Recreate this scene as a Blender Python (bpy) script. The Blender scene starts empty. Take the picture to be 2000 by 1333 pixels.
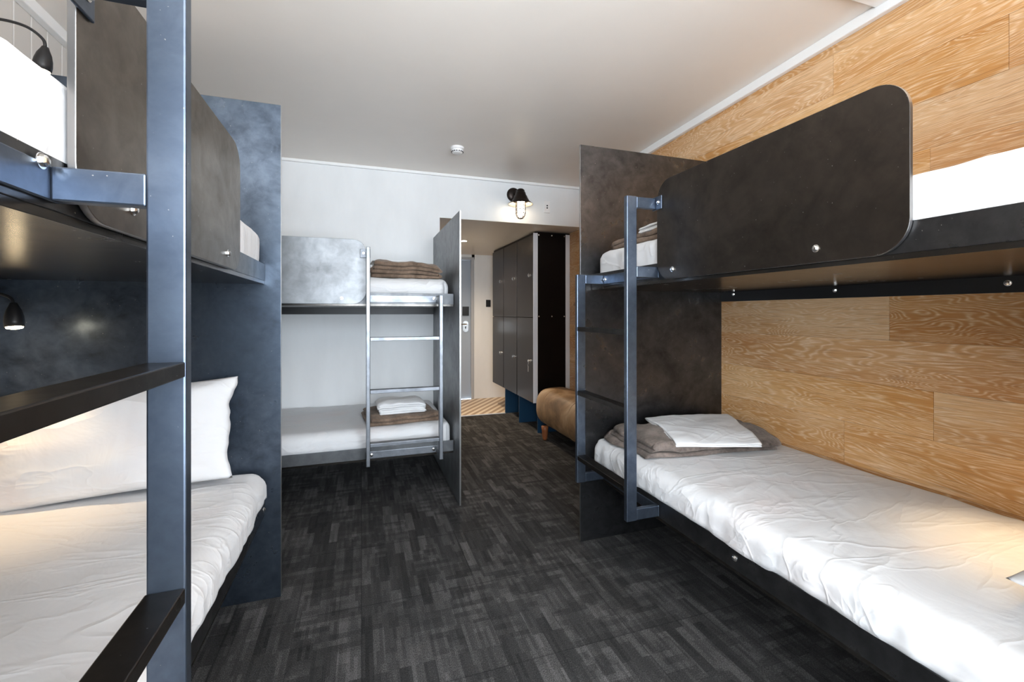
import bpy, bmesh, math, random
from mathutils import Vector, Matrix, noise
random.seed(7)
SC = bpy.context.scene
COL = SC.collection
R = math.radians
PI = math.pi

# ---------------------------------------------------------------- camera
cd = bpy.data.cameras.new('camera')
cam = bpy.data.objects.new('camera', cd); COL.objects.link(cam)
cam.location = (0, 0, 1.25)
cam.rotation_euler = (R(90), 0, R(-18.67))
cd.sensor_width = 36.0
cd.lens = 36.0 * 870 / 2000
cd.shift_y = -(666.5 - 612) / 2000
cd.clip_start = 0.02
SC.camera = cam

# ---------------------------------------------------------------- world, daylight, exposure
w = bpy.data.worlds.new('world'); SC.world = w; w.use_nodes = True
bg = w.node_tree.nodes['Background']
bg.inputs[0].default_value = (0.68, 0.83, 1.0, 1); bg.inputs[1].default_value = 2.0
SC.view_settings.view_transform = 'Standard'
SC.view_settings.look = 'None'
SC.view_settings.gamma = 1
SC.view_settings.use_curve_mapping = False
SC.view_settings.exposure = 1.68
SC.cycles.use_denoising = True
SC.cycles.max_bounces = 10
SC.cycles.diffuse_bounces = 6
SC.cycles.glossy_bounces = 5
SC.cycles.transparent_max_bounces = 8
SC.cycles.sample_clamp_indirect = 6.0

def lamp(kind, name, loc, rot, energy, color, size=None, size_y=None, parent=None, spot=None, blend=.5, soft=.02):
    l = bpy.data.lights.new(name, kind); l.energy = energy; l.color = color
    if kind == 'AREA':
        l.shape = 'RECTANGLE'; l.size = size; l.size_y = size_y
    else:
        l.shadow_soft_size = soft
    if kind == 'SPOT':
        l.spot_size = spot; l.spot_blend = blend
    o = bpy.data.objects.new(name, l); COL.objects.link(o)
    o.location = loc; o.rotation_euler = rot
    if parent: o.parent = parent
    return o
# sky light falling in through the window behind the camera
lamp('AREA', 'window_daylight', (0.45, -1.42, 1.5), (R(98), 0, 0), 74, (0.86, 0.93, 1.0), 3.1, 1.75)
# added area lamp outside, aimed up to lift the ceiling like ground bounce
lamp('AREA', 'ceiling_fill_light', (0.40, -2.05, .15), (R(140), 0, 0), 95, (1.0, 0.96, 0.91), 3.2, .9)

# ---------------------------------------------------------------- materials
def mat(name):
    m = bpy.data.materials.new(name); m.use_nodes = True
    nt = m.node_tree
    return m, nt, nt.nodes['Principled BSDF']
def N(nt, t, **k):
    n = nt.nodes.new(t)
    for a, b in k.items():
        if a.startswith('i_'): n.inputs[a[2:].replace('_', ' ')].default_value = b
        else: setattr(n, a, b)
    return n
def L(nt, a, b): nt.links.new(a, b)
def coords(nt, scale=(1, 1, 1), rot=(0, 0, 0)):
    g = N(nt, 'ShaderNodeNewGeometry')
    mp = N(nt, 'ShaderNodeMapping'); mp.inputs['Scale'].default_value = scale; mp.inputs['Rotation'].default_value = rot
    L(nt, g.outputs['Position'], mp.inputs['Vector'])
    return mp.outputs['Vector']
def ramp(nt, src, stops):
    r = N(nt, 'ShaderNodeValToRGB')
    el = r.color_ramp.elements
    while len(el) < len(stops): el.new(0.5)
    for e, (p, c) in zip(el, stops):
        e.position = p; e.color = (*c, 1) if len(c) == 3 else c
    L(nt, src, r.inputs[0]); return r.outputs[0]
def bump(nt, src, bs, strength=.2, dist=.002):
    b = N(nt, 'ShaderNodeBump'); b.inputs['Strength'].default_value = strength; b.inputs['Distance'].default_value = dist
    L(nt, src, b.inputs['Height']); L(nt, b.outputs[0], bs.inputs['Normal'])
def nz(nt, vec, scale, detail=4, rough=.55, dist=0):
    n = N(nt, 'ShaderNodeTexNoise'); n.inputs['Scale'].default_value = scale; n.inputs['Detail'].default_value = detail
    n.inputs['Roughness'].default_value = rough; n.inputs['Distortion'].default_value = dist
    L(nt, vec, n.inputs['Vector']); return n.outputs['Fac']
def mix(nt, f, a, b, mode='MIX'):
    m = N(nt, 'ShaderNodeMix', data_type='RGBA', blend_type=mode)
    if isinstance(f, float): m.inputs[0].default_value = f
    else: L(nt, f, m.inputs[0])
    for i, v in ((6, a), (7, b)):
        if isinstance(v, tuple): m.inputs[i].default_value = (*v, 1)
        else: L(nt, v, m.inputs[i])
    return m.outputs[2]
def math_(nt, op, a, b=None, c=None):
    m = N(nt, 'ShaderNodeMath', operation=op)
    for i, v in enumerate((a, b, c)):
        if v is None: continue
        if isinstance(v, (int, float)): m.inputs[i].default_value = v
        else: L(nt, v, m.inputs[i])
    return m.outputs[0]

def plain(name, col, rough=.5, metal=0, spec=.5, coat=0):
    m, nt, b = mat(name)
    b.inputs['Base Color'].default_value = (*col, 1); b.inputs['Roughness'].default_value = rough
    b.inputs['Metallic'].default_value = metal; b.inputs['Specular IOR Level'].default_value = spec
    b.inputs['Coat Weight'].default_value = coat
    return m
def emit(name, col, s):
    m, nt, b = mat(name)
    b.inputs['Base Color'].default_value = (*col, 1)
    b.inputs['Emission Color'].default_value = (*col, 1); b.inputs['Emission Strength'].default_value = s
    return m

def steel(name, lo, hi, metal=.75, r0=.3, r1=.5, scratch=True):
    m, nt, b = mat(name)
    v = coords(nt)
    n1 = nz(nt, v, 3.2, 7, .62, .8)
    n2 = nz(nt, v, 17, 5, .6, .4)
    s = math_(nt, 'MULTIPLY_ADD', n2, .45, math_(nt, 'MULTIPLY', n1, .75))
    c = ramp(nt, s, [(.38, lo), (.74, hi)])
    if scratch:
        sp = nz(nt, v, 170, 1, .5)
        k = ramp(nt, sp, [(.80, (0, 0, 0)), (.82, (1, 1, 1))])
        c = mix(nt, k, c, (.45, .43, .41))
    L(nt, c, b.inputs['Base Color'])
    rr = N(nt, 'ShaderNodeMapRange'); L(nt, s, rr.inputs[0]); rr.inputs[1].default_value = .35; rr.inputs[2].default_value = .8
    rr.inputs[3].default_value = r1; rr.inputs[4].default_value = r0; L(nt, rr.outputs[0], b.inputs['Roughness'])
    b.inputs['Metallic'].default_value = metal
    bump(nt, n2, b, .06, .001)
    return m
M_STEEL = steel('blackened_steel_sheet', (.032, .033, .036), (.115, .115, .118), .93, .24, .40)
M_PANELB = steel('sky_tinted_steel', (.036, .044, .058), (.13, .165, .215), .93, .24, .42)  # sky reflection from the window put into the base colour as blue
M_GUARDL = steel('oak_reflection_steel', (.10, .083, .068), (.22, .19, .16), .93, .28, .42)  # reflection of the oak wall painted in as lighter brown
M_GUARDR = steel('bunk_reflection_steel', (.034, .028, .024), (.085, .07, .058), .9, .28, .42)  # dim reflection of the opposite side painted in as dark brown
M_GREY = steel('window_lit_grey_steel', (.17, .175, .18), (.30, .31, .32), .9, .42, .52, False)  # far bunk steel, window reflection painted in as a lighter base
M_GREYT = steel('grey_steel_tube', (.13, .14, .155), (.27, .285, .31), .9, .34, .48, False)  # far ladder, lightened in the colour for facing the window
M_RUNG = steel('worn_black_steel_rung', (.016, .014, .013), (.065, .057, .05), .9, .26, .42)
M_GREYR = steel('mid_grey_steel_rail', (.08, .083, .088), (.17, .175, .18), .9, .42, .52, False)  # far rails, same painted window brightness but weaker
M_DECK = steel('dark_polished_deck_sheet', (.05, .048, .045), (.11, .10, .09), .95, .2, .3)
M_TUBE = steel('sky_tinted_steel_tube', (.055, .07, .10), (.15, .185, .24), .9, .26, .40)  # blue of the window reflection carried by the tube colour itself
M_EDGE = plain('bare_cut_steel_edge', (.36, .35, .34), .35, 1)
M_BLACK = plain('black_powder_coat', (.012, .012, .013), .42)
M_CHROME = plain('zinc_bolt', (.85, .84, .82), .18, 1)
M_ALU = plain('anodised_aluminium_strip', (.8, .81, .84), .42, .2)

def paint(name, col, amt=.04, sc=(2, 2, .7), rough=.55):
    m, nt, b = mat(name)
    n = nz(nt, coords(nt, sc), 2.2, 6, .6)
    lo = tuple(c * (1 - amt) for c in col); hi = tuple(min(1, c * (1 + amt)) for c in col)
    L(nt, ramp(nt, n, [(.3, lo), (.7, hi)]), b.inputs['Base Color'])
    b.inputs['Roughness'].default_value = rough
    bump(nt, nz(nt, coords(nt), 140, 2), b, .05, .001)
    return m
M_WALL = paint('off_white_wall_paint', (.80, .81, .81))
M_CEIL = paint('ceiling_paint', (.83, .775, .715), .02, (1, 1, 1), .36)
M_TRIM = plain('white_gloss_trim', (.9, .9, .89), .35)
M_BOARD = plain('cream_wall_boarding', (.66, .63, .59), .5)
M_SOFFIT = paint('soffit_paint', (.72, .66, .58), .02, (1, 1, 1), .45)
M_DOOR = plain('pale_blue_grey_door', (.36, .42, .51), .4)
M_JAMB = plain('grey_door_frame', (.42, .43, .45), .45)

def sheet_mat(name, base, warm):
    m, nt, b = mat(name)
    v = coords(nt)
    c = mix(nt, ramp(nt, nz(nt, v, 3.1, 3, .5, .3), [(.52, (0, 0, 0)), (.72, (1, 1, 1))]), base, warm)
    L(nt, c, b.inputs['Base Color'])
    b.inputs['Roughness'].default_value = .85
    b.inputs['Sheen Weight'].default_value = .15
    def crease(sc, rot, k):
        n = nz(nt, coords(nt, sc, (0, 0, rot)), 1.0, 3, .5, .9)
        d = math_(nt, 'ABSOLUTE', math_(nt, 'SUBTRACT', n, .5))
        return math_(nt, 'POWER', math_(nt, 'MAXIMUM', math_(nt, 'SUBTRACT', 1.0, math_(nt, 'MULTIPLY', d, k)), 0.0), 1.6)
    h = math_(nt, 'ADD', math_(nt, 'MULTIPLY', crease((1.3, 3.6, 3), .7, 26), .6), math_(nt, 'MULTIPLY', crease((2.2, 5.2, 5), -.5, 22), .35))
    h = math_(nt, 'ADD', h, math_(nt, 'MULTIPLY', nz(nt, v, 5.5, 4, .6, .8), 1.1))
    h = math_(nt, 'ADD', h, math_(nt, 'MULTIPLY', nz(nt, v, 300, 1), .015))
    bump(nt, h, b, .24, .014)
    return m
M_SHEET = sheet_mat('white_cotton_sheet', (.69, .69, .695), (.70, .66, .655))
M_TOWEL = sheet_mat('white_folded_linen', (.78, .78, .78), (.78, .77, .77))

def blanket_mat(name, lo, hi):
    m, nt, b = mat(name)
    v = coords(nt)
    c = ramp(nt, math_(nt, 'MULTIPLY_ADD', nz(nt, v, 60, 3, .7), .35, math_(nt, 'MULTIPLY', nz(nt, v, 9, 4, .6), .65)), [(.34, lo), (.66, hi)])
    L(nt, c, b.inputs['Base Color'])
    b.inputs['Roughness'].default_value = .95; b.inputs['Sheen Weight'].default_value = .22; b.inputs['Sheen Roughness'].default_value = .4
    b.inputs['Sheen Tint'].default_value = (.9, .8, .7, 1)
    bump(nt, nz(nt, v, 220, 3, .7), b, .6, .006)
    return m
M_BLANKET = blanket_mat('brown_fleece', (.075, .048, .032), (.27, .185, .13))
M_BLANKET2 = blanket_mat('taupe_fleece', (.055, .042, .035), (.27, .215, .185))

def oak(name):
    m, nt, b = mat(name)
    at = N(nt, 'ShaderNodeAttribute', attribute_name='plank')
    sep = N(nt, 'ShaderNodeSeparateColor'); L(nt, at.outputs['Color'], sep.inputs[0])
    g = N(nt, 'ShaderNodeNewGeometry')
    off = N(nt, 'ShaderNodeCombineXYZ')
    L(nt, math_(nt, 'MULTIPLY', sep.outputs[0], 37.), off.inputs[0]); L(nt, math_(nt, 'MULTIPLY', sep.outputs[1], 53.), off.inputs[1]); L(nt, math_(nt, 'MULTIPLY', sep.outputs[2], 29.), off.inputs[2])
    add = N(nt, 'ShaderNodeVectorMath', operation='ADD'); L(nt, g.outputs['Position'], add.inputs[0]); L(nt, off.outputs[0], add.inputs[1])
    def mp(sc):
        q = N(nt, 'ShaderNodeMapping'); q.inputs['Scale'].default_value = sc; L(nt, add.outputs[0], q.inputs[0]); return q.outputs[0]
    # cathedral growth rings: contour lines of a slow noise stretched along the board
    slow = nz(nt, mp((1, .62, 4.2)), 1.5, 3, .45, .5)
    rings = math_(nt, 'SINE', math_(nt, 'MULTIPLY', slow, 300.))
    rings = math_(nt, 'MULTIPLY_ADD', rings, .5, .5)
    rings = math_(nt, 'POWER', rings, 2.0)
    jag = nz(nt, mp((1, 13, 190)), 1.6, 4, .65)
    fine = nz(nt, mp((1, 5, 330)), 1.2, 3, .6)
    tone = nz(nt, mp((1, .9, 4)), 1.1, 3, .55)
    base = ramp(nt, tone, [(.32, (.50, .235, .085)), (.5, (.60, .33, .145)), (.68, (.74, .48, .265))])
    lime = math_(nt, 'MULTIPLY', rings, ramp(nt, jag, [(.38, (.12, .12, .12)), (.62, (1, 1, 1))]))
    c = mix(nt, math_(nt, 'MULTIPLY', lime, .72), base, (.92, .75, .54))
    c = mix(nt, math_(nt, 'MULTIPLY', ramp(nt, fine, [(.54, (0, 0, 0)), (.64, (1, 1, 1))]), .5), c, (.30, .13, .045))
    # knots
    vk = N(nt, 'ShaderNodeTexVoronoi'); vk.inputs['Scale'].default_value = 1.5; L(nt, mp((1, .8, 2.2)), vk.inputs['Vector'])
    kn = ramp(nt, vk.outputs['Distance'], [(.028, (1, 1, 1)), (.075, (0, 0, 0))])
    c = mix(nt, math_(nt, 'MULTIPLY', kn, .7), c, (.22, .09, .03))
    tint = math_(nt, 'MULTIPLY_ADD', sep.outputs[0], .17, .90)
    hs = N(nt, 'ShaderNodeHueSaturation'); L(nt, c, hs.inputs['Color']); L(nt, tint, hs.inputs['Value'])
    L(nt, math_(nt, 'MULTIPLY_ADD', sep.outputs[1], .12, 1.02), hs.inputs['Saturation'])
    L(nt, hs.outputs[0], b.inputs['Base Color'])
    b.inputs['Roughness'].default_value = .5
    bump(nt, math_(nt, 'ADD', lime, fine), b, .12, .002)
    return m
M_OAK = oak('limed_oak_boards')

def carpet():
    m, nt, b = mat('charcoal_carpet_tile')
    v = coords(nt)
    def brick(wd, ht, rot, c1, c2, off=.5, mortar=0., mc=(0, 0, 0)):
        br = N(nt, 'ShaderNodeTexBrick'); br.offset = off
        br.inputs['Scale'].default_value = 1; br.inputs['Brick Width'].default_value = wd; br.inputs['Row Height'].default_value = ht
        br.inputs['Mortar Size'].default_value = mortar; br.inputs['Mortar Smooth'].default_value = .3; br.inputs['Bias'].default_value = 0
        br.inputs['Color1'].default_value = (*c1, 1); br.inputs['Color2'].default_value = (*c2, 1); br.inputs['Mortar'].default_value = (*mc, 1)
        L(nt, coords(nt, (1, 1, 1), (0, 0, rot)), br.inputs['Vector']); return br.outputs['Color']
    k0, k1 = (.0, .0, .0), (1, 1, 1)
    A = brick(.23, .042, PI / 2, k0, k1, .37)
    A2 = brick(.11, .013, PI / 2, k0, k1, .61)
    B = brick(.12, .03, 0, k0, k1, .43)
    S = brick(.25, .125, PI / 2, k0, k1, .5)
    sel = ramp(nt, S, [(.45, k0), (.55, k1)])
    pat = mix(nt, math_(nt, 'MULTIPLY', sel, .55), A, B)
    pat = mix(nt, .32, pat, A2)
    fl = nz(nt, coords(nt, (1, .55, 1)), 330, 2, .8)
    patch = nz(nt, v, 1.8, 3, .5)
    f = math_(nt, 'MULTIPLY_ADD', pat, .5, math_(nt, 'MULTIPLY', patch, .25))
    f = math_(nt, 'ADD', f, math_(nt, 'MULTIPLY', math_(nt, 'SUBTRACT', fl, .5), 1.1))
    c = ramp(nt, f, [(.0, (.008, .0075, .0075)), (.4, (.041, .0395, .0385)), (.95, (.20, .19, .185))])
    seam = brick(.5, .5, 0, k1, k1, 0, .003, k0)
    c = mix(nt, math_(nt, 'MAXIMUM', seam, .55), (.008, .008, .008), c)
    L(nt, c, b.inputs['Base Color'])
    b.inputs['Roughness'].default_value = .95; b.inputs['Specular IOR Level'].default_value = .2
    bump(nt, fl, b, .5, .004)
    return m
M_CARPET = carpet()

def tile():
    m, nt, b = mat('striped_entry_tile')
    wv = N(nt, 'ShaderNodeTexWave', wave_type='BANDS', bands_direction='X', wave_profile='SIN')
    wv.inputs['Scale'].default_value = 3.6; wv.inputs['Distortion'].default_value = 0
    L(nt, coords(nt, (1, 1, 1), (0, 0, R(38))), wv.inputs['Vector'])
    c = ramp(nt, wv.outputs['Fac'], [(.4, (.36, .24, .14)), (.62, (.74, .62, .47))])
    L(nt, c, b.inputs['Base Color']); b.inputs['Roughness'].default_value = .4
    return m
M_TILE = tile()

def leather():
    m, nt, b = mat('tan_hide')
    v = coords(nt)
    c = ramp(nt, nz(nt, v, 4.5, 6, .6, .6), [(.3, (.13, .075, .035)), (.5, (.33, .2, .1)), (.66, (.47, .33, .2)), (.8, (.62, .55, .47))])
    L(nt, c, b.inputs['Base Color']); b.inputs['Roughness'].default_value = .42
    bump(nt, nz(nt, v, 120, 3), b, .15, .002)
    return m
M_LEATHER = leather()
M_LEGWOOD = plain('reddish_turned_wood', (.30, .10, .035), .4)
M_SCONCE = plain('aged_bronze', (.035, .026, .022), .38, .8)
M_SHADEIN = plain('cream_enamel_inside', (.75, .6, .45), .4)
M_GLASSLAMP = emit('lit_frosted_jar', (1, .86, .66), 5)
M_WARMLED = emit('warm_led_lens', (1, .78, .48), 22)
M_PLASTIC = plain('white_plastic', (.86, .85, .84), .35)
M_DARKHOLE = plain('dark_slot', (.01, .01, .01), .6)
M_LOCKER = plain('bronze_grey_locker_front', (.045, .038, .034), .3, .7)
M_LOCKSIDE = plain('black_locker_laminate', (.004, .0025, .002), .4, 0, .15)
M_NAVY = plain('navy_leg_panel', (.008, .045, .095), .4)
def pane():
    m, nt, b = mat('window_glass')
    tr = N(nt, 'ShaderNodeBsdfTransparent'); gl = N(nt, 'ShaderNodeBsdfGlossy'); gl.inputs['Roughness'].default_value = .02
    mx = N(nt, 'ShaderNodeMixShader'); mx.inputs[0].default_value = .06
    L(nt, tr.outputs[0], mx.inputs[1]); L(nt, gl.outputs[0], mx.inputs[2]); L(nt, mx.outputs[0], nt.nodes['Material Output'].inputs[0])
    return m
M_PANE = pane()

# ---------------------------------------------------------------- helpers
def bxx(bm, a, b, X=None):
    """box between corners a and b, optional transform function X"""
    x0, x1 = sorted((a[0], b[0])); y0, y1 = sorted((a[1], b[1])); z0, z1 = sorted((a[2], b[2]))
    vs = [bm.verts.new((x, y, z)) for z in (z0, z1) for y in (y0, y1) for x in (x0, x1)]
    for f in ((0, 2, 3, 1), (4, 5, 7, 6), (0, 1, 5, 4), (2, 6, 7, 3), (0, 4, 6, 2), (1, 3, 7, 5)):
        bm.faces.new([vs[i] for i in f])
    return vs
def box(*pairs):
    bm = bmesh.new()
    for a, b in pairs: bxx(bm, a, b)
    return bm
def obj(name, bm, m, parent=None, bev=0, smooth=False, bevseg=2):
    me = bpy.data.meshes.new(name)
    root = parent
    while root is not None and root.parent is not None: root = root.parent
    bmesh.ops.recalc_face_normals(bm, faces=bm.faces)
    if root is not None:
        bmesh.ops.translate(bm, verts=bm.verts, vec=-Vector(root.location))
    bm.to_mesh(me); bm.free()
    for mm in (m if isinstance(m, (list, tuple)) else [m]): me.materials.append(mm)
    o = bpy.data.objects.new(name, me); COL.objects.link(o)
    if parent: o.parent = parent
    if smooth:
        for p in me.polygons: p.use_smooth = True
    if bev:
        md = o.modifiers.new('bevel', 'BEVEL'); md.width = bev; md.segments = bevseg; md.limit_method = 'ANGLE'; md.angle_limit = R(40)
    return o
def thing(name, label, cat, loc, group=None):
    o = bpy.data.objects.new(name, None); COL.objects.link(o); o.location = loc
    o.empty_display_size = .1
    o['label'] = label; o['category'] = cat
    if group: o['group'] = group
    return o
def tag(o, label, cat, group=None):
    o['label'] = label; o['category'] = cat
    if group: o['group'] = group
    return o
def struct(name, bm, m, parent=None, bev=0):
    o = obj(name, bm, m, parent, bev)
    if parent is None: o['kind'] = 'structure'
    return o
def lathe(bm, prof, axis_o, axis=Vector((0, 0, 1)), seg=32):
    """prof: list of (radius, height) revolved about axis through axis_o"""
    q = Vector((0, 0, 1)).rotation_difference(axis.normalized())
    rings = []
    for r, h in prof:
        if r < 1e-6:
            rings.append([bm.verts.new(Vector(axis_o) + q @ Vector((0, 0, h)))])
        else:
            rings.append([bm.verts.new(Vector(axis_o) + q @ Vector((r * math.cos(2 * PI * k / seg), r * math.sin(2 * PI * k / seg), h))) for k in range(seg)])
    for A, B in zip(rings, rings[1:]):
        for k in range(seg):
            k2 = (k + 1) % seg
            if len(A) == 1 and len(B) == 1: break
            if len(A) == 1: bm.faces.new((A[0], B[k], B[k2]))
            elif len(B) == 1: bm.faces.new((A[k], B[0], A[k2]))
            else: bm.faces.new((A[k], B[k], B[k2], A[k2]))
    return bm
def tube(bm, pts, r, seg=12, closed=False):
    pts = [Vector(p) for p in pts]; rings = []; up = None
    n = len(pts)
    for i, p in enumerate(pts):
        if closed: d = pts[(i + 1) % n] - pts[i - 1]
        else: d = pts[min(i + 1, n - 1)] - pts[max(i - 1, 0)]
        d.normalize()
        if up is None:
            up = Vector((0, 0, 1)) if abs(d.z) < .9 else Vector((1, 0, 0))
        s = d.cross(up).normalized(); up = s.cross(d).normalized()
        rings.append([bm.verts.new(p + r * (math.cos(2 * PI * k / seg) * s + math.sin(2 * PI * k / seg) * up)) for k in range(seg)])
    for i in range(n if closed else n - 1):
        A, B = rings[i], rings[(i + 1) % n]
        for k in range(seg): bm.faces.new((A[k], A[(k + 1) % seg], B[(k + 1) % seg], B[k]))
    if not closed:
        bm.faces.new(rings[0]); bm.faces.new(rings[-1][::-1])
    return bm
def bolt_bm(p, d, r=.0075):
    """low dome head with a washer and a hex cap pointing along d"""
    bm = bmesh.new(); d = Vector(d)
    lathe(bm, [(0, 0), (r * 1.25, 0), (r * 1.25, .0012), (r * 1.0, .0016), (0, .0016)], p, d, 20)
    lathe(bm, [(r * .9, .0015), (r * .9, .0055), (r * .6, .0075), (0, .008)], p, d, 6)
    return bm
def rounded_plate(w0, w1, u0, u1, z0, z1, r, X):
    """plate lying in the u-z plane, thickness w0..w1, corner radius r; X maps (w,u,z) to world"""
    bm = bmesh.new(); out = []
    for cx, cz, a0 in ((u1 - r, z1 - r, 0), (u0 + r, z1 - r, 90), (u0 + r, z0 + r, 180), (u1 - r, z0 + r, 270)):
        for k in range(13):
            a = R(a0 + 90 * k / 12); out.append((cx + r * math.cos(a), cz + r * math.sin(a)))
    A = [bm.verts.new(X(w0, u, z)) for u, z in out]; B = [bm.verts.new(X(w1, u, z)) for u, z in out]
    bm.faces.new(A); bm.faces.new(B[::-1]); n = len(out)
    for k in range(n):
        f = bm.faces.new((A[k], B[k], B[(k + 1) % n], A[(k + 1) % n])); f.material_index = 1
    return bm

# ---------------------------------------------------------------- room shell
XL, XR, YB, YF = -1.30, 2.10, 3.96, -1.30
def zc(y): return 2.492 + .026 * (YB - y)
struct('floor', box(((XL, YF, -.05), (XR, 5.30, 0))), M_CARPET)
struct('floor.001', box(((.66, 5.30, -.05), (XR, 6.32, 0.002))), M_TILE)
struct('trim_1', box(((.66, 5.285, 0), (XR, 5.315, .006))), M_ALU)
bm = bmesh.new()
vs = [bm.verts.new((x, y, zc(y) + dz)) for dz in (0, .05) for y in (YF, YB) for x in (XL, XR)]
for f in ((0, 2, 3, 1), (4, 5, 7, 6), (0, 1, 5, 4), (2, 6, 7, 3), (0, 4, 6, 2), (1, 3, 7, 5)): bm.faces.new([vs[i] for i in f])
struct('ceiling', bm, M_CEIL)
struct('ceiling.001', box(((.66, YB + .10, 2.10), (XR, 6.32, 2.16)), ((.66, YB, 2.10), (XR, YB + .10, 2.101))), M_SOFFIT)
# back wall with the corridor opening
struct('wall_back', box(((XL - .1, YB, 0), (.66, YB + .10, 2.66)), ((.66, YB, 2.1012), (XR, YB + .10, 2.66))), M_WALL)
struct('wall_corridor_left', box(((.56, YB + .10, 0), (.66, 6.32, 2.2))), M_WALL)
struct('wall_corridor_end', box(((.56, 6.32, 2.032), (1.56, 6.42, 2.2)), ((1.517, 6.32, 0), (XR + .1, 6.42, 2.2)), ((.56, 6.32, 0), (.70, 6.42, 2.032))), M_WALL)
# window wall behind the camera
wx0, wx1, wz0, wz1 = -1.2, 1.98, .65, 2.35
struct('wall_front', box(((XL - .1, YF - .1, 0), (wx0, YF, 2.75)), ((wx1, YF - .1, 0), (XR + .1, YF, 2.75)),
                         ((wx0, YF - .1, 0), (wx1, YF, wz0)), ((wx0, YF - .1, wz1), (wx1, YF, 2.75))), M_WALL)
wf = struct('window_1', box(((wx0, YF - .08, wz0), (wx0 + .05, YF - .02, wz1)), ((wx1 - .05, YF - .08, wz0), (wx1, YF - .02, wz1)),
                            ((wx0, YF - .08, wz0), (wx1, YF - .02, wz0 + .05)), ((wx0, YF - .08, wz1 - .05), (wx1, YF - .02, wz1)),
                            ((.42, YF - .08, wz0), (.47, YF - .02, wz1))), M_TRIM)
struct('glass_pane', box(((wx0 + .05, YF - .052, wz0 + .05), (wx1 - .05, YF - .048, wz1 - .05))), M_PANE, wf)
# left wall: narrow vertical boards with fine grooves
bm = box(((XL - .1, YF, 0), (XL - .012, YB, 2.75)))
y = YF
while y < YB:
    bxx(bm, (XL - .013, y + .0035, 0), (XL, min(y + .0965, YB), 2.72)); y += .0998
struct('wall_left', bm, M_BOARD, None, .002)
# right wall: limed oak boards
bm = bmesh.new(); lay = None; planks = []
zrow = -.005; row = 0
joints = {-5: 0, }
z0s = [.755 + .19 * k for k in range(-4, 11)]
known = {.565: [1.45, 2.9], .755: [1.112, 3.0], .945: [.35, 2.45], 1.135: [1.265, 3.4], 1.325: [.6, 2.3], 1.515: [.2, 2.0], 1.705: [1.123, 2.8], 1.895: [.1, 1.75], 2.085: [.9, 2.6], 2.275: [.5, 1.5], 2.465: [2.088]}
for z0 in z0s:
    js = []
    for k, v in known.items():
        if abs(k - z0) < .01: js = v
    if not js: js = [random.uniform(-.6, .8), random.uniform(1.4, 2.8)]
    ed = [YF] + sorted(js) + [4.4, 6.32]
    for a, b in zip(ed, ed[1:]):
        planks.append((a, b, max(0, z0), min(z0 + .19, 2.72), random.random(), random.random(), random.random()))
for a, b, z0, z1, *_ in planks:
    bxx(bm, (XR, a + .0006, z0 + .0003), (XR + .02, b - .0004, z1 - .0003))
bmesh.ops.recalc_face_normals(bm, faces=bm.faces)
tints = {(1.515): .25, (1.705): .12, (1.325): .3}
wr = struct('wall_right', bm, M_OAK, None, .0007)
at = wr.data.color_attributes.new('plank', 'FLOAT_COLOR', 'CORNER')
for pi_, pl in enumerate(planks):
    r0 = pl[4]
    if 1.5 < pl[2] < 1.85: r0 = .05 + .25 * r0
    elif pl[2] > 2.05: r0 = .6 + .4 * r0
    for fi in range(6):
        for li in wr.data.polygons[pi_ * 6 + fi].loop_indices:
            at.data[li].color = (r0, pl[5], pl[6], 1)
struct('wall_right_core', box(((XR + .02, YF, 0), (XR + .1, 6.42, 2.75))), M_WALL)
# cornices
def cornice(name, xa, xb, ya, yb, h):
    bm = bmesh.new()
    vs = [bm.verts.new((x, y, zc(y) + dz)) for dz in (-h, 0) for y in (ya, yb) for x in (xa, xb)]
    for f in ((0, 2, 3, 1), (4, 5, 7, 6), (0, 1, 5, 4), (2, 6, 7, 3), (0, 4, 6, 2), (1, 3, 7, 5)): bm.faces.new([vs[i] for i in f])
    return struct(name, bm, M_TRIM, None, .004)
cornice('trim_2', XR - .03, XR, YF, YB, .05)
cornice('trim_3', XL, XR - .03, YB - .022, YB, .024)
cornice('trim_4', XL, XL + .035, YF, YB - .022, .05)
cornice('trim_5', XL + .035, XR - .03, 1.17, 1.30, .014)

# door at the corridor end
dr = struct('door_1', box(((.745, 6.35, .004), (1.505, 6.39, 2.02))), M_DOOR, None, .002)
struct('door_frame', box(((1.508, 6.31, .003), (1.552, 6.40, 2.062)), ((.70, 6.31, 2.024), (1.508, 6.40, 2.062)), ((.70, 6.31, .003), (.742, 6.40, 2.024))), M_JAMB, dr, .003)
struct('card_reader', box(((1.385, 6.325, 1.215), (1.478, 6.35, 1.345))), M_BLACK, dr, .004)
bm = rounded_plate(0, .012, 1.392, 1.47, .975, 1.135, .036, lambda w_, u, z: (u, 6.35 - w_, z))
struct('lock_plate', bm, [M_CHROME, M_CHROME], dr)
bm = bmesh.new(); tube(bm, [(1.43, 6.34, 1.09), (1.43, 6.29, 1.09), (1.41, 6.28, 1.09), (1.31, 6.28, 1.088)], .010)
struct('door_handle', bm, M_CHROME, dr)
struct('keyhole', box(((1.425, 6.3365, 1.02), (1.437, 6.339, 1.05)), ((1.422, 6.3365, 1.04), (1.440, 6.339, 1.055))), M_DARKHOLE, dr)

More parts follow.
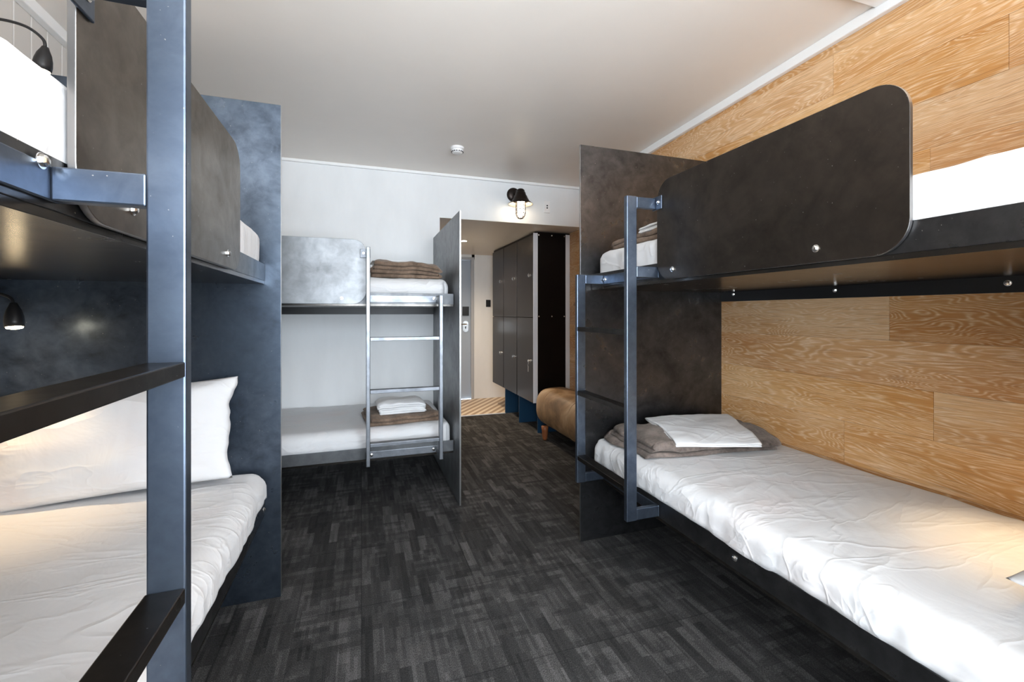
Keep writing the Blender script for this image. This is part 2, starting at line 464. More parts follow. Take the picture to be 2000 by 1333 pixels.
# ---------------------------------------------------------------- bunk beds
def bunk(label, X, loc, dz, H, pw0, pw1, UL, u_tall, u_short, g0, g1, bolts, near_panel, MP, MG, MT, MR):
    """X(w,u,z): w from the wall, u along the bed from its end panel"""
    T = thing('bunk_bed', label, 'bunk bed', loc, 'black steel bunk beds built in around the room')
    def bx(*prs):
        bm = bmesh.new()
        for a, b in prs:
            bxx(bm, X(*a), X(*b))
        return bm
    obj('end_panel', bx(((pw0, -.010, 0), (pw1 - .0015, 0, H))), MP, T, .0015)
    obj('panel_edge', bx(((pw1 - .0015, -.010, .001), (pw1, 0, H - .001))), M_EDGE, T)
    if near_panel:
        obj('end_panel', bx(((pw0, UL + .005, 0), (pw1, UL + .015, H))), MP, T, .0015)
    for k, zr in enumerate((.381 + dz + (.003 if dz < 0 else 0), 1.390 + dz)):
        zt = zr + .073
        obj('front_rail', bx(((.897, .003, zr), (.902, UL, zt))), MR, T, .001)
        obj('deck', bx(((.012, .003, zr - .014), (.9, UL, zr + .006))), M_DECK, T, .001)
        obj('wall_rail', bx(((.001, .003, zr - .070), (.011, UL, zr + .01))), M_BLACK, T, .001)
    # guard board
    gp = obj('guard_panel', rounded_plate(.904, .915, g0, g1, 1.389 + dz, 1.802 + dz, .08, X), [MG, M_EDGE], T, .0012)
    # ladder
    lad = obj('ladder', bx(((.902, u_short, 1.400 + dz), (.908, u_tall, 1.447 + dz))), MT, T, .002)
    def lp(n, *prs, bev=.003, m=None): return obj(n, bx(*prs), m or MT, lad, bev)
    dtall = .0235 if u_tall > u_short else -.0235
    ut0, ut1 = sorted((u_tall, u_tall - dtall)); us0, us1 = sorted((u_short, u_short + dtall))
    top = 1.738 + dz; bot = .384 + dz
    lp('post', ((1.013, ut0, bot), (1.061, ut1, top)))
    lp('post', ((1.013, us0, bot), (1.061, us1, 1.447 + dz)))
    lp('mounting_bar', ((.902, u_short, bot + .002), (.908, u_tall, bot + .049)))
    for (q0, q1, zs) in ((ut0, ut1, (bot + .002, 1.400 + dz, 1.690 + dz)), (us0, us1, (bot + .002, 1.400 + dz))):
        for z in zs:
            lp('arm', ((.908 if z < 1.6 + dz else .921, q0 + .0008, z), (1.013, q1 - .0008, z + .046)), bev=.0025)
    for zt in (1.180, .855, .525):
        lp('rung', ((1.012, min(us1, ut1), zt + dz - .022), (1.0605, max(us0, ut0), zt + dz)), bev=.002, m=M_RUNG if near_panel else MT)
    sgn = -1 if g0 < u_tall - .2 else 1
    e = g1 if sgn < 0 else g0
    brk = lp('guard_bracket', ((.9155, e + sgn * .036, 1.685 + dz), (.9205, e - sgn * .026, 1.742 + dz)), bev=.002)
    def X3(p): return Vector(X(*p))
    dW = X3((1, 0, 0)) - X3((0, 0, 0))
    obj('bolt', bolt_bm(X3((.9205, e + sgn * .016, 1.715 + dz)), dW, .007), M_CHROME, lad)
    for (par, wv, u, z) in bolts:
        obj('bolt', bolt_bm(X3((wv, u, z)), dW, .0085), M_CHROME, gp if par == 'g' else (lad if par == 'l' else T), 0)
    return T

XRt = lambda w_, u, z: (XR - w_, 2.185 - u, z)
XLt = lambda w_, u, z: (XL + w_, 2.185 - u, z)
XBk = lambda w_, u, z: (.602 - u, 3.93 - w_, z)
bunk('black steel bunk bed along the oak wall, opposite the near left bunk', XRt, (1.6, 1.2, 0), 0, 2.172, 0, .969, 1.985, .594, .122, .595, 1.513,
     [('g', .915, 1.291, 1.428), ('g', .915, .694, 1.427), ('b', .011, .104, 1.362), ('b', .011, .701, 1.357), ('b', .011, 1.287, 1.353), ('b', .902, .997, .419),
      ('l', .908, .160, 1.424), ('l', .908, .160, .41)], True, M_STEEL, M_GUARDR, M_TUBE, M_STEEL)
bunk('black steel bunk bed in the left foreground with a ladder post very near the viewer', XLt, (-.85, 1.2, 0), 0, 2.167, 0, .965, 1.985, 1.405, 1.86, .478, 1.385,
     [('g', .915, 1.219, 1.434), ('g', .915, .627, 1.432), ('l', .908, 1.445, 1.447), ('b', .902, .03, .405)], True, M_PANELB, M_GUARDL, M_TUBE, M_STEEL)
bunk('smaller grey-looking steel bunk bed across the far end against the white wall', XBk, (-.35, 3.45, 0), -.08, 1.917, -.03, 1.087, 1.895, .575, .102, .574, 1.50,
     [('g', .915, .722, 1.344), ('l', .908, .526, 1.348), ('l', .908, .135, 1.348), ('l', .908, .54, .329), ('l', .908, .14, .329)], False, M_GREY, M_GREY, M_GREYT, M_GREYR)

# ---------------------------------------------------------------- soft goods
def nzv(x, y, z, s=1.0): return noise.noise(Vector((x * s, y * s, z * s)))
def wrinkle(p, seed, dirx=(1, .35), fx=3., fy=14.):
    x, y = p[0], p[1]
    a = x * dirx[0] + y * dirx[1]; b_ = -x * dirx[1] + y * dirx[0]
    wx = nzv(a * 1.3 + seed, b_ * 1.3, p[2] * 2, 1.6) * .35
    n1 = nzv(a * fx * .35 + seed, (b_ + wx) * fy * .42, p[2] * 4 + seed)
    n2 = nzv(a * fx * .8 - seed, (b_ - wx) * fy * .9, p[2] * 6)
    return .65 * (1 - abs(n1) * 2.4) ** 2 * (1 if abs(n1) < .42 else 0) * .5 + .25 * n2 + .5 * nzv(x * 2.2 + seed, y * 2.2, p[2] * 2)
def mattress(label, lo, hi, seed, drape_axis, drape_sign, rail_top, res=.014, r=.045, amp=.010, wdir=(1, .35), fx=3., fy=14., bulge=.02, rp=.05, re=None):
    lo = Vector(lo); hi = Vector(hi); bm = bmesh.new(); re = re or r; la = 1 - drape_axis
    size = hi - lo; n = [max(2, int(round(size[k] / res))) for k in range(3)]
    cache = {}
    def V(i, j, k):
        key = (i, j, k)
        if key not in cache:
            p = Vector((lo.x + size.x * i / n[0], lo.y + size.y * j / n[1], lo.z + size.z * k / n[2]))
            # plan corner rounding, then edge rounding
            c = Vector((min(max(p.x, lo.x + rp), hi.x - rp), min(max(p.y, lo.y + rp), hi.y - rp), p.z))
            d = p - c
            if d.length > 1e-6:
                m_ = max(abs(d.x), abs(d.y)); p = c + d * (m_ / d.length) if (abs(d.x) > 0 and abs(d.y) > 0) else p
            rr = [r, r, r]; rr[la] = re
            inn = Vector([min(max(p[k_], lo[k_] + rr[k_]), hi[k_] - rr[k_]) for k_ in range(3)])
            q = p - inn; q = Vector([q[k_] / rr[k_] for k_ in range(3)])
            if q.length > 1e-6:
                m_ = max(abs(q.x), abs(q.y), abs(q.z)); q = q.normalized() * m_
                p = inn + Vector([q[k_] * rr[k_] for k_ in range(3)])
            nrm = q.normalized() if q.length > 1e-6 else Vector((0, 0, 1))
            h = wrinkle(p, seed, wdir, fx, fy)
            side = 1 - abs(nrm.z)
            vert = nzv(p.x * 9 + seed, p.y * 9, p.z * 2.5) * .5 + nzv(p.x * 23 + seed, p.y * 23, p.z * 4) * .3
            p = p + nrm * amp * (h * (1 - side) + vert * 1.3 * side)
            if p.z > lo.z + .02:
                cen = (p[1 - drape_axis] - (lo[1 - drape_axis] + hi[1 - drape_axis]) / 2)
                edge = hi[drape_axis] if drape_sign > 0 else lo[drape_axis]
                near = 1 - min(1, abs(p[drape_axis] - edge) / .05)
                th = rail_top - .004 - max(0, nzv(p.x * 3 + seed, p.y * 3, 0)) * .028
                s_ = min(1, max(0, (p.z - th) / .014)); s_ = s_ * s_ * (3 - 2 * s_)
                tt = min(1, max(0, (hi.z - p.z) / .05))
                p[drape_axis] += drape_sign * bulge * s_ * near * (.35 + .65 * tt)
            cache[key] = bm.verts.new(p)
        return cache[key]
    for a in range(n[0]):
        for b in range(n[1]):
            bm.faces.new((V(a, b, 0), V(a, b + 1, 0), V(a + 1, b + 1, 0), V(a + 1, b, 0)))
            bm.faces.new((V(a, b, n[2]), V(a + 1, b, n[2]), V(a + 1, b + 1, n[2]), V(a, b + 1, n[2])))
    for a in range(n[0]):
        for c in range(n[2]):
            bm.faces.new((V(a, 0, c), V(a + 1, 0, c), V(a + 1, 0, c + 1), V(a, 0, c + 1)))
            bm.faces.new((V(a, n[1], c), V(a, n[1], c + 1), V(a + 1, n[1], c + 1), V(a + 1, n[1], c)))
    for b in range(n[1]):
        for c in range(n[2]):
            bm.faces.new((V(0, b, c), V(0, b, c + 1), V(0, b + 1, c + 1), V(0, b + 1, c)))
            bm.faces.new((V(n[0], b, c), V(n[0], b + 1, c), V(n[0], b + 1, c + 1), V(n[0], b, c + 1)))
    o = obj('mattress', bm, M_SHEET, None, smooth=True)
    return tag(o, label, 'mattress', 'mattresses in white fitted sheets')
mattress('lower mattress on the right under a creased white sheet, beside the oak wall', (1.206, .215, .390), (2.085, 2.172, .570), 3.1, 0, -1, .454, .0125, wdir=(.8, .6))
mattress('upper mattress on the right behind the big rounded guard board', (1.206, .215, 1.399), (2.085, 2.160, 1.578), 9.4, 0, -1, 1.463, .016, r=.04, rp=.05, re=.11, bulge=.002)
mattress('lower mattress on the left with the pillow standing on it', (-1.285, .215, .390), (-.406, 2.172, .570), 17.7, 0, 1, .454, .0125, wdir=(1, -.25), bulge=.026)
mattress('upper mattress on the left, close overhead behind the ladder post', (-1.285, .215, 1.399), (-.402, 2.145, 1.590), 23.2, 0, 1, 1.463, .016, r=.035, rp=.05, re=.12, bulge=.002)
mattress('lower mattress across the far end against the white wall', (-1.285, 3.045, .313), (.585, 3.945, .492), 31.5, 1, -1, .377, .018, wdir=(.3, 1), rp=.06)
mattress('upper mattress across the far end, level with the far guard board', (-1.285, 3.045, 1.320), (.575, 3.945, 1.485), 41.0, 1, -1, 1.383, .018, wdir=(.3, 1), r=.06, rp=.07)

def fold_stack(name, label, cat, m, c, rotz, wid, dep, layers, pitch, thick, seed, group, amp=.006, tilt=(0, 0), jitter=.02, seglen=.012, rough=1.0, quad=None, drop=0, fan=0):
    """cloth folded back and forth on itself: serpentine section in local x-z, drawn along local y"""
    rnd = random.Random(seed); path = []
    xs = [(-wid / 2 + rnd.uniform(0, jitter), wid / 2 - rnd.uniform(0, jitter)) for _ in range(layers)]
    ns = max(8, int(wid / seglen))
    for i in range(layers):
        z = (i + .5) * pitch
        a, b = xs[i]
        if i % 2: a, b = b, a
        if i > 0: a = path[-1][0]
        for k in range(ns + 1):
            t = k / ns
            path.append((a + (b - a) * t, z))
        if i < layers - 1:
            sgn = 1 if b > a else -1
            for k in range(1, 8):
                th = -PI / 2 + PI * k / 8
                path.append((b + sgn * pitch / 2 * math.cos(th) * 1.25, z + pitch / 2 + pitch / 2 * math.sin(th)))
    P = [Vector((x, 0, z)) for x, z in path]
    Np = []
    for i in range(len(P)):
        d = (P[min(i + 1, len(P) - 1)] - P[max(i - 1, 0)]).normalized()
        Np.append(Vector((-d.z, 0, d.x)))
    prof = [P[i] + Np[i] * thick / 2 for i in range(len(P))]
    d_end = (P[-1] - P[-2]).normalized(); prof.append(P[-1] + d_end * thick * .4)
    prof += [P[i] - Np[i] * thick / 2 for i in range(len(P) - 1, -1, -1)]
    d0 = (P[0] - P[1]).normalized(); prof.append(P[0] + d0 * thick * .4)
    bm = bmesh.new(); m_ = max(6, int(dep / seglen)); rings = []
    rot = Matrix.Rotation(rotz, 3, 'Z')
    Hh = layers * pitch
    for j in range(m_ + 1):
        t = j / m_; yy = -dep / 2 + dep * t; ring = []
        e = min(t, 1 - t) * dep
        for p in prof:
            li = p.z / pitch
            q = Vector(p)
            q.x += .35 * jitter * nzv(yy * 5 + seed, li * .9, 0)
            q.y = yy + jitter * .6 * nzv(q.x * 5 + seed, int(li) * 1.7, 3) * (1 if t > .5 else -1) * (abs(t - .5) * 2) ** 4
            hn = nzv(q.x * 7 + seed, yy * 7, seed) * amp * 1.6 + nzv(q.x * 19, yy * 19 + seed, seed) * amp * .5 * rough
            q.z += hn * min(1, p.z / max(pitch, 1e-6)) * .5 * (.4 + p.z / Hh)
            q.z += (tilt[0] * q.x + tilt[1] * yy) * (p.z / Hh)
            # outer edges sag a little
            ex = wid / 2 - abs(q.x); 
            sag = max(0, 1 - max(0, ex) / .06) ** 2 * .18 + max(0, 1 - e / .05) ** 2 * .12
            q.z *= 1 - sag
            q.z = max(q.z, .0005)
            q.y -= fan * (1 - p.z / Hh) * (1 - t) ** 2
            if quad:
                a_ = q.x / wid + .5; b_ = q.y / dep + .5
                q.z -= drop * max(0, 1 - a_ / .45) ** 2
                Q = [Vector((*k_, 0)) for k_ in quad]
                w_ = (Q[0] * (1 - a_) + Q[1] * a_) * (1 - b_) + (Q[3] * (1 - a_) + Q[2] * a_) * b_
                ring.append(bm.verts.new(w_ + Vector((0, 0, q.z + c[2])))); continue
            ring.append(bm.verts.new(rot @ q + Vector(c)))
        rings.append(ring)
    n = len(prof)
    for A, B in zip(rings, rings[1:]):
        for k in range(n): bm.faces.new((A[k], A[(k + 1) % n], B[(k + 1) % n], B[k]))
    # end caps: strip between the two sides of the ribbon
    h = len(P)
    for ring, fl in ((rings[0], 0), (rings[-1], 1)):
        for i in range(h - 1):
            a, b, c2, d2 = ring[i], ring[i + 1], ring[2 * h - (i + 1)], ring[2 * h - i]
            bm.faces.new((a, b, c2, d2) if fl else (d2, c2, b, a))
        bm.faces.new((ring[h - 1], ring[h], ring[h + 1])); bm.faces.new((ring[0], ring[2 * h], ring[2 * h + 1]))
    o = obj(name, bm, m, None, smooth=True)
    return tag(o, label, cat, group)
GB, GT = 'folded brown blankets on the beds', 'folded white linen on the blankets'
ZS = .575
fold_stack('folded_blanket', 'taupe fleece blanket folded on the lower right bed, near the ladder', 'blanket', M_BLANKET2, (1.585, 1.865, ZS), 0, .48, .66, 3, .027, .022, 5, GB, .026, jitter=.06, quad=((1.30, 1.70), (1.31, 2.145), (2.05, 2.165), (1.93, 1.62)), fan=.07)
fold_stack('folded_linen', 'white linen laid flat on the taupe blanket of the lower right bed', 'linen', M_TOWEL, (1.615, 1.825, ZS + .080), 0, .46, .44, 2, .012, .010, 8, GT, .009, jitter=.02, quad=((1.375, 1.70), (1.50, 2.12), (1.985, 2.03), (1.745, 1.575)), drop=.026)
fold_stack('folded_blanket', 'folded blanket peeking out on the upper right bed behind the ladder post', 'blanket', M_BLANKET, (1.46, 1.76, 1.583), R(90), .60, .42, 2, .027, .023, 12, GB, .016, jitter=.04)
fold_stack('folded_linen', 'white linen atop the blanket of the upper right bed, beside the guard board', 'linen', M_TOWEL, (1.47, 1.66, 1.640), R(90), .44, .36, 3, .012, .010, 14, GT, .010)
fold_stack('folded_blanket', 'brown blanket thickly folded on the far upper bed', 'blanket', M_BLANKET, (.30, 3.30, 1.487), R(-2), .46, .42, 4, .029, .025, 21, GB, .022, tilt=(-.05, 0), jitter=.03)
fold_stack('folded_linen', 'small white linen lying on top of the far upper blanket', 'linen', M_TOWEL, (.21, 3.40, 1.606), R(4), .28, .28, 2, .011, .009, 22, GT, .008)
fold_stack('folded_blanket', 'brown blanket folded on the far lower bed behind the ladder', 'blanket', M_BLANKET, (.265, 3.315, .496), R(6), .50, .42, 2, .030, .024, 25, GB, .018, jitter=.03)
fold_stack('folded_linen', 'thick white linen bundle on the far lower blanket', 'linen', M_TOWEL, (.265, 3.29, .555), R(2), .32, .26, 5, .016, .014, 27, GT, .012, jitter=.02)

def pillow(label, c, ux, vy, W, Hh, T, seed, group=None):
    """ux,vy: unit vectors of the pillow's width and height"""
    ux = Vector(ux).normalized(); vy = Vector(vy).normalized(); nn = ux.cross(vy).normalized()
    bm = bmesh.new(); nu, nv = 64, 44; front, back = {}, {}
    for i in range(nu + 1):
        for j in range(nv + 1):
            u = -1 + 2 * i / nu; v = -1 + 2 * j / nv
            pinch = 1 - .055 * (1 - u * u) * abs(v) ** 3; pinch2 = 1 - .055 * (1 - v * v) * abs(u) ** 3
            x = u * W / 2 * pinch2 + (.010 * nzv(v * 2.6 + seed, u, seed) * (abs(u) ** 6) + .004 * nzv(v * 7 + seed, u, seed) * (abs(u) ** 8)); y = v * Hh / 2 * pinch
            prof = max(0, (1 - abs(u) ** 2.6)) ** .62 * max(0, (1 - abs(v) ** 2.6)) ** .62
            rad = math.atan2(v, u)
            rq = min(1, (u * u + v * v)); rq = rq * rq
            wr_ = (nzv(math.cos(rad) * 1.6 + seed, math.sin(rad) * 1.6, (u * u + v * v)) * .024 + nzv(math.cos(rad) * 5 + seed, math.sin(rad) * 5, seed) * .008) * rq
            wr_ += nzv(u * 2.2 + seed, v * 2.2, 1) * .012
            edge = min(1, 6 * (1 - max(abs(u), abs(v))))
            crease = -.006 * math.exp(-((u - .17) / .012) ** 2) - .005 * math.exp(-((u + .42) / .012) ** 2)
            for dct, s in ((front, 1), (back, -1)):
                if s < 0 and (i in (0, nu) or j in (0, nv)): dct[i, j] = front[i, j]; continue
                h = s * (T / 2 * prof) + (wr_ * edge if s > 0 else 0) + (crease * edge if s > 0 else 0) + .008 * nzv(u * 1.5 + seed, v * 1.5, 9)
                dct[i, j] = bm.verts.new(Vector(c) + ux * x + vy * y + nn * h)
    for i in range(nu):
        for j in range(nv):
            bm.faces.new((front[i, j], front[i + 1, j], front[i + 1, j + 1], front[i, j + 1]))
            bm.faces.new((back[i, j], back[i, j + 1], back[i + 1, j + 1], back[i + 1, j]))
    o = obj('pillow', bm, M_SHEET, None, smooth=True)
    return tag(o, label, 'pillow', group)
pillow('plump white pillow propped against the dark panel on the lower left bed', (-.885, 2.052, .772), (1, .04, .055), (0, .26, 1), .80, .40, .15, 2.3)
pillow('flat-lying white pillow, mostly cut off by the right edge, on the lower right bed', (1.745, .452, .636), (1, .1, 0), (-.06, 1, .02), .66, .38, .12, 6.1)

# ---------------------------------------------------------------- reading lamps
GL = 'bendy reading lamps at the bunk heads'
def reading_lamp(label, base, ctrl, head_dir, energy, spot=95):
    T = thing('reading_lamp', label, 'lamp', base, GL)
    pts = [Vector(p) for p in ctrl]
    # smooth Catmull-Rom through the control points
    sm = []
    for i in range(len(pts) - 1):
        p0 = pts[max(i - 1, 0)]; p1 = pts[i]; p2 = pts[i + 1]; p3 = pts[min(i + 2, len(pts) - 1)]
        for k in range(10):
            t = k / 10
            sm.append(.5 * ((2 * p1) + (p2 - p0) * t + (2 * p0 - 5 * p1 + 4 * p2 - p3) * t * t + (3 * p1 - p0 - 3 * p2 + p3) * t ** 3))
    sm.append(pts[-1])
    bm = bmesh.new(); tube(bm, sm, .0048, 10); obj('flexible_neck', bm, M_BLACK, T, smooth=True)
    b0 = Vector(base); sx = 1 if ctrl[1][0] > base[0] else -1
    bm = bmesh.new(); lathe(bm, [(0, 0), (.032, 0), (.032, .012), (.026, .02), (0, .02)], b0, Vector((sx, 0, 0)), 28); obj('wall_mount', bm, M_BLACK, T, .001, True)
    hd = Vector(head_dir).normalized(); p = pts[-1] - hd * .006
    bm = bmesh.new(); lathe(bm, [(0, 0), (.009, .001), (.012, .010), (.019, .026), (.024, .048), (.0255, .066), (.024, .084), (.022, .084), (.0215, .066), (.0, .055)], p, hd, 32)
    hobj = obj('lamp_head', bm, M_BLACK, T, smooth=True)
    bm = bmesh.new(); lathe(bm, [(0, .0795), (.0205, .0795), (.0205, .088), (.012, .0905), (0, .091)], p, hd, 24); obj('lens', bm, M_WARMLED, hobj)
    lo = lamp('SPOT', 'lamp_light', Vector(p + hd * .097) - b0, Vector((0, 0, -1)).rotation_difference(hd).to_euler(), energy, (1, .72, .42), parent=T, spot=R(spot), blend=.9, soft=.018)
    return T
# lower left bunk, clipped to the wall
reading_lamp('black bendy reading lamp glowing in the dark lower left bunk', (-1.300, 2.02, 1.28), [(-1.300, 2.02, 1.28), (-1.26, 2.01, 1.31), (-1.20, 2.0, 1.322), (-1.14, 1.99, 1.305), (-1.125, 1.985, 1.280)], (.10, -.12, -1), 4.0, 80)
reading_lamp('black bendy reading lamp arching over the upper left mattress', (-1.300, 2.0, 2.17), [(-1.300, 2.0, 2.17), (-1.25, 1.99, 2.225), (-1.17, 1.98, 2.243), (-1.09, 1.975, 2.232), (-1.04, 1.97, 2.195), (-1.033, 1.97, 2.163)], (-.12, 0, -1), 1.2)
reading_lamp('black bendy reading lamp low over the near end of the lower right bed', (2.100, .62, 1.15), [(2.100, .62, 1.15), (2.04, .62, 1.19), (1.95, .63, 1.2), (1.87, .64, 1.17), (1.84, .65, 1.12)], (-.12, .1, -1), 3.6, 85)

# ---------------------------------------------------------------- wall light
T = thing('wall_light', 'bronze caged lantern lit on the white wall above the corridor opening', 'wall light', (1.352, YB, 2.36))
bm = bmesh.new(); lathe(bm, [(0, 0), (.066, 0), (.066, .010), (.058, .020), (.03, .028), (0, .03)], (1.352, YB, 2.36), Vector((0, -1, 0)), 36); obj('back_plate', bm, M_SCONCE, T, smooth=True)
sx_, sy_ = 1.377, 3.83
bm = bmesh.new(); tube(bm, [(1.352, YB - .02, 2.36), (1.358, 3.91, 2.375), (1.368, 3.86, 2.378), (sx_, sy_, 2.368), (sx_, sy_, 2.345)], .013, 12); obj('arm', bm, M_SCONCE, T, smooth=True)
bm = bmesh.new()
lathe(bm, [(0, .135), (.022, .133), (.036, .122), (.041, .100), (.046, .098), (.050, .078), (.060, .066), (.064, .052), (.074, .036), (.078, .024), (.112, -.004), (.113, -.008),
           (.108, -.006), (.072, .018), (.068, .034), (.045, .06), (0, .07)], (sx_, sy_, 2.252), seg=48)
sh = obj('lamp_shade', bm, [M_SCONCE, M_SHADEIN], T, smooth=True)
for p in sh.data.polygons:
    if p.normal.z < -.25 and p.center.z < 2.252 - 2.36 + .03 + 0: p.material_index = 1
bm = bmesh.new(); lathe(bm, [(0, .05), (.034, .05), (.036, .0), (.036, -.08), (.030, -.108), (.016, -.124), (0, -.128)], (sx_, sy_, 2.252), seg=32); obj('glass_jar', bm, M_GLASSLAMP, T, smooth=True)
bm = bmesh.new()
for a in range(4):
    th = a * PI / 4 + .35
    pr = [(.043, .03), (.043, -.03), (.043, -.085), (.038, -.112), (.024, -.134), (0, -.141)]
    pts = [(sx_ + r * math.cos(th), sy_ + r * math.sin(th), 2.252 + z) for r, z in pr] + [(sx_ - r * math.cos(th), sy_ - r * math.sin(th), 2.252 + z) for r, z in pr[-2::-1]]
    tube(bm, pts, .0034, 8)
for z in (-.02, -.055, -.09):
    tube(bm, [(sx_ + .045 * math.cos(2 * PI * k / 28), sy_ + .045 * math.sin(2 * PI * k / 28), 2.252 + z) for k in range(28)], .0030, 6, True)
obj('wire_cage', bm, M_SCONCE, T, smooth=True)

# socket plate, switch, smoke detector, downlight
T = thing('wall_outlet', 'small white outlet plate with two dark holes, right of the wall lantern', 'outlet', (1.692, YB, 2.274))
obj('cover_plate', box(((1.662, YB - .010, 2.216), (1.722, YB, 2.332))), M_PLASTIC, T, .003)
for z in (2.284, 2.262):
    bm = bmesh.new(); lathe(bm, [(0, 0), (.0075, 0), (.0075, .0012), (0, .0012)], (1.692, YB - .010, z), Vector((0, -1, 0)), 16); obj('socket_hole', bm, M_DARKHOLE, T)
T = thing('light_switch', 'black switch plate on the pale wall beside the far door', 'switch', (1.766, 6.32, 1.393))
obj('switch_plate', box(((1.731, 6.310, 1.341), (1.801, 6.32, 1.445))), M_BLACK, T, .003)
obj('rocker', box(((1.752, 6.306, 1.365), (1.780, 6.311, 1.421))), M_BLACK, T, .002)
sdx, sdy = .69, 3.34; sz = zc(sdy)
T = thing('smoke_detector', 'round white smoke detector on the ceiling', 'smoke detector', (sdx, sdy, sz))
bm = bmesh.new(); lathe(bm, [(0, .002), (.052, .002), (.052, -.014), (.047, -.017), (0, -.017)], (sdx, sdy, sz), seg=40); obj('base', bm, M_PLASTIC, T, smooth=False)
bm = bmesh.new(); lathe(bm, [(.046, -.016), (.046, -.026), (.040, -.040), (.026, -.046), (0, -.047)], (sdx, sdy, sz), seg=40); obj('cover', bm, M_PLASTIC, T, smooth=True)
bm = bmesh.new()
for k in range(16):
    a = 2 * PI * k / 16; a2 = a + .22
    c0 = Vector((sdx + .0435 * math.cos(a), sdy + .0435 * math.sin(a), sz - .0345)); c1 = Vector((sdx + .0435 * math.cos(a2), sdy + .0435 * math.sin(a2), sz - .0345))
    tube(bm, [c0, c1], .0035, 6)
obj('vent_slot', bm, M_DARKHOLE, T)
T = thing('downlight', 'small lit round downlight in the corridor soffit', 'downlight', (1.14, 5.14, 2.10))
bm = bmesh.new(); lathe(bm, [(.034, 0), (.045, 0), (.045, -.004), (.034, -.003)], (1.14, 5.14, 2.10), seg=32); obj('rim', bm, M_PLASTIC, T, smooth=True)
bm = bmesh.new(); lathe(bm, [(0, -.001), (.034, -.001), (.03, -.004), (0, -.006)], (1.14, 5.14, 2.10), seg=32); obj('lens', bm, emit('downlight_lens', (1, .82, .6), 40), T)
lamp('SPOT', 'downlight_light', (0, 0, -.01), (0, 0, 0), 40, (1, .80, .58), parent=T, spot=R(150), blend=.8, soft=.03)

# ---------------------------------------------------------------- lockers
GK = 'dark lockers in the corridor'
lk = [(4.29, 4.80, 'nearest column of dark lockers, its black end panel edged in aluminium'),
      (4.806, 5.305, 'middle column of dark lockers on a navy leg panel'),
      (5.311, 5.80, 'farthest column of dark lockers, beside the door wall')]
F_ = 1.682; zb, zt_, zm = .318, 2.092, 1.204
for i, (ya, yb, lab) in enumerate(lk):
    T = thing('locker', lab, 'locker', ((F_ + XR) / 2, (ya + yb) / 2, 0), GK)
    obj('carcass', box(((F_ + .018, ya, zb), (XR - .002, yb, zt_))), M_LOCKSIDE, T, .001)
    for z0, z1, zl in ((zb, zm - .003, .748), (zm + .003, zt_ - .03, 1.648)):
        d = obj('door', box(((F_, ya + .006, z0), (F_ + .016, yb - .006, z1))), M_LOCKER, T, .0015)
        yl = ya + .075
        bm = bmesh.new(); lathe(bm, [(0, 0), (.014, 0), (.014, .006), (.009, .009), (.009, .022), (.013, .024), (.013, .030), (0, .031)], (F_, yl, zl), Vector((-1, 0, 0)), 20)
        bxx(bm, (F_ - .026, yl - .004, zl - .018), (F_ - .020, yl + .004, zl + .018))
        obj('latch', bm, M_CHROME, d, smooth=False)
        if i == 0 and z0 < .5:
            bm = bmesh.new(); tube(bm, [(F_ - .028, yl + .016 * math.cos(t), zl - .036 + .018 * math.sin(t)) for t in [2 * PI * k / 16 for k in range(16)]], .0018, 6, True)
            bxx(bm, (F_ - .030, yl - .006, zl - .112), (F_ - .027, yl + .005, zl - .052))
            obj('key', bm, M_CHROME, d)
    if i < 2:
        obj('leg_panel', box(((1.70 if i else 1.705, yb - .02 if i else yb - .012, 0), (XR - .02, yb if i else yb, zb))), M_NAVY, T, .001)
    if i == 0:
        obj('leg_panel', box(((1.74, ya + .02, 0), (XR - .02, ya + .035, zb))), M_NAVY, T, .001)
        obj('edge_strip', box(((F_ - .002, ya - .004, zb), (F_ + .048, ya, zt_ - .012))), M_ALU, T, .001)
        obj('edge_strip', box(((XR - .052, ya - .004, zb), (XR - .004, ya, zt_ - .012))), M_ALU, T, .001)
        for z in (zt_ - .03, 1.215, .36):
            for x in (F_ + .062, (F_ + XR) / 2, XR - .066):
                obj('bolt', bolt_bm((x, ya, z), (0, -1, 0), .006), M_CHROME, T)

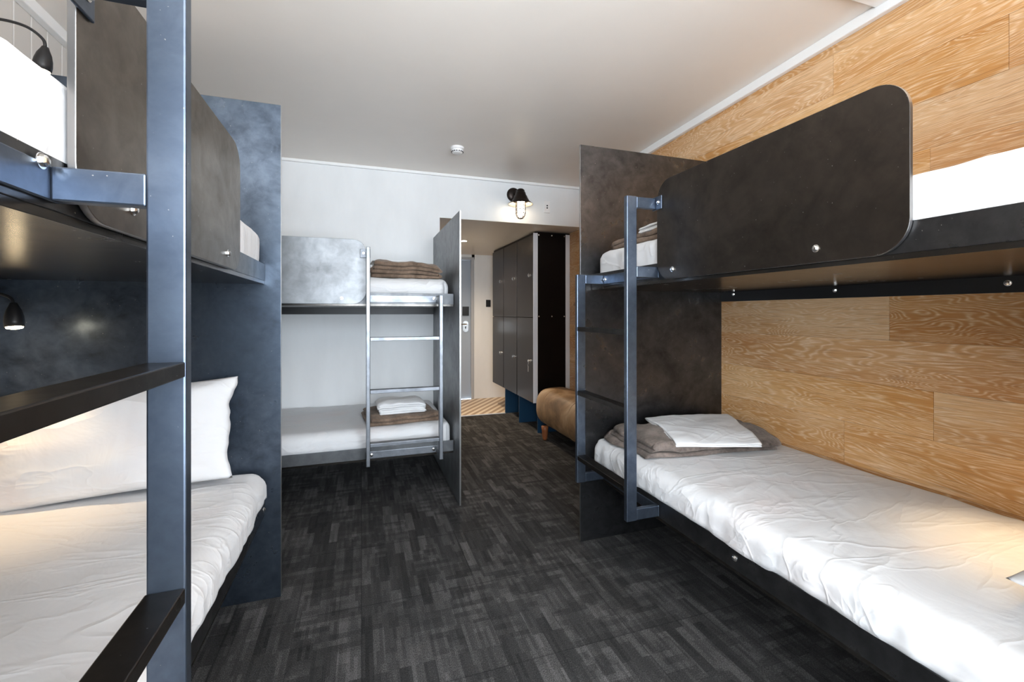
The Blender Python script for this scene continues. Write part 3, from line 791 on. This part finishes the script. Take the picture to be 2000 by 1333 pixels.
# ---------------------------------------------------------------- ottoman
T = thing('ottoman', 'long rounded tan hide bench on short wooden legs beside the lockers', 'ottoman', (1.865, 3.6, 0))
bm = bmesh.new(); yl0, yl1 = 3.02, 4.215; rings = []
st = [(0, 0)] + [(t, 1) for t in []]
prof_s = []
rc = .10
for k in range(9):
    a = PI / 2 * k / 8; prof_s.append((yl0 + rc * (1 - math.sin(PI / 2 - a + 0)) if False else yl0 + rc * (1 - math.cos(a)), 1 - .16 * (1 - math.sin(a))))
for k in range(1, 14): prof_s.append((yl0 + rc + (yl1 - yl0 - 2 * rc) * k / 14, 1))
for k in range(8, -1, -1):
    a = PI / 2 * k / 8; prof_s.append((yl1 - rc * (1 - math.cos(a)), 1 - .16 * (1 - math.sin(a))))
for yy, s in prof_s:
    ring = []
    for k in range(48):
        a = 2 * PI * k / 48; ca, sa = math.cos(a), math.sin(a); e = 2 / 2.9
        x = 1.872 + s * .208 * math.copysign(abs(ca) ** e, ca); z = .312 + s * .187 * math.copysign(abs(sa) ** (e if sa < 0 else .8), sa)
        d = .004 * nzv(x * 8, yy * 8, z * 8)
        ring.append(bm.verts.new((x + d, yy, z + d)))
    rings.append(ring)
for A, B in zip(rings, rings[1:]):
    for k in range(48): bm.faces.new((A[k], A[(k + 1) % 48], B[(k + 1) % 48], B[k]))
bm.faces.new(rings[0]); bm.faces.new(rings[-1][::-1])
cu = obj('cushion', bm, M_LEATHER, T, smooth=True)
for yy in (3.45, 4.0):
    bm = bmesh.new(); pts = []
    for k in range(48):
        a = 2 * PI * k / 48; ca, sa = math.cos(a), math.sin(a); e = 2 / 2.9
        pts.append((1.872 + .2085 * math.copysign(abs(ca) ** e, ca), yy, .312 + .1875 * math.copysign(abs(sa) ** (e if sa < 0 else .8), sa)))
    tube(bm, pts, .003, 6, True)
    obj('seam', bm, M_LEATHER, cu, smooth=True)
for x in (1.715, 2.02):
    for y in (3.15, 4.06):
        bm = bmesh.new(); lathe(bm, [(0, 0), (.020, 0), (.024, .02), (.032, .10), (.036, .135), (0, .14)], (x, y, 0), seg=20)
        obj('leg', bm, M_LEGWOOD, T, smooth=True)
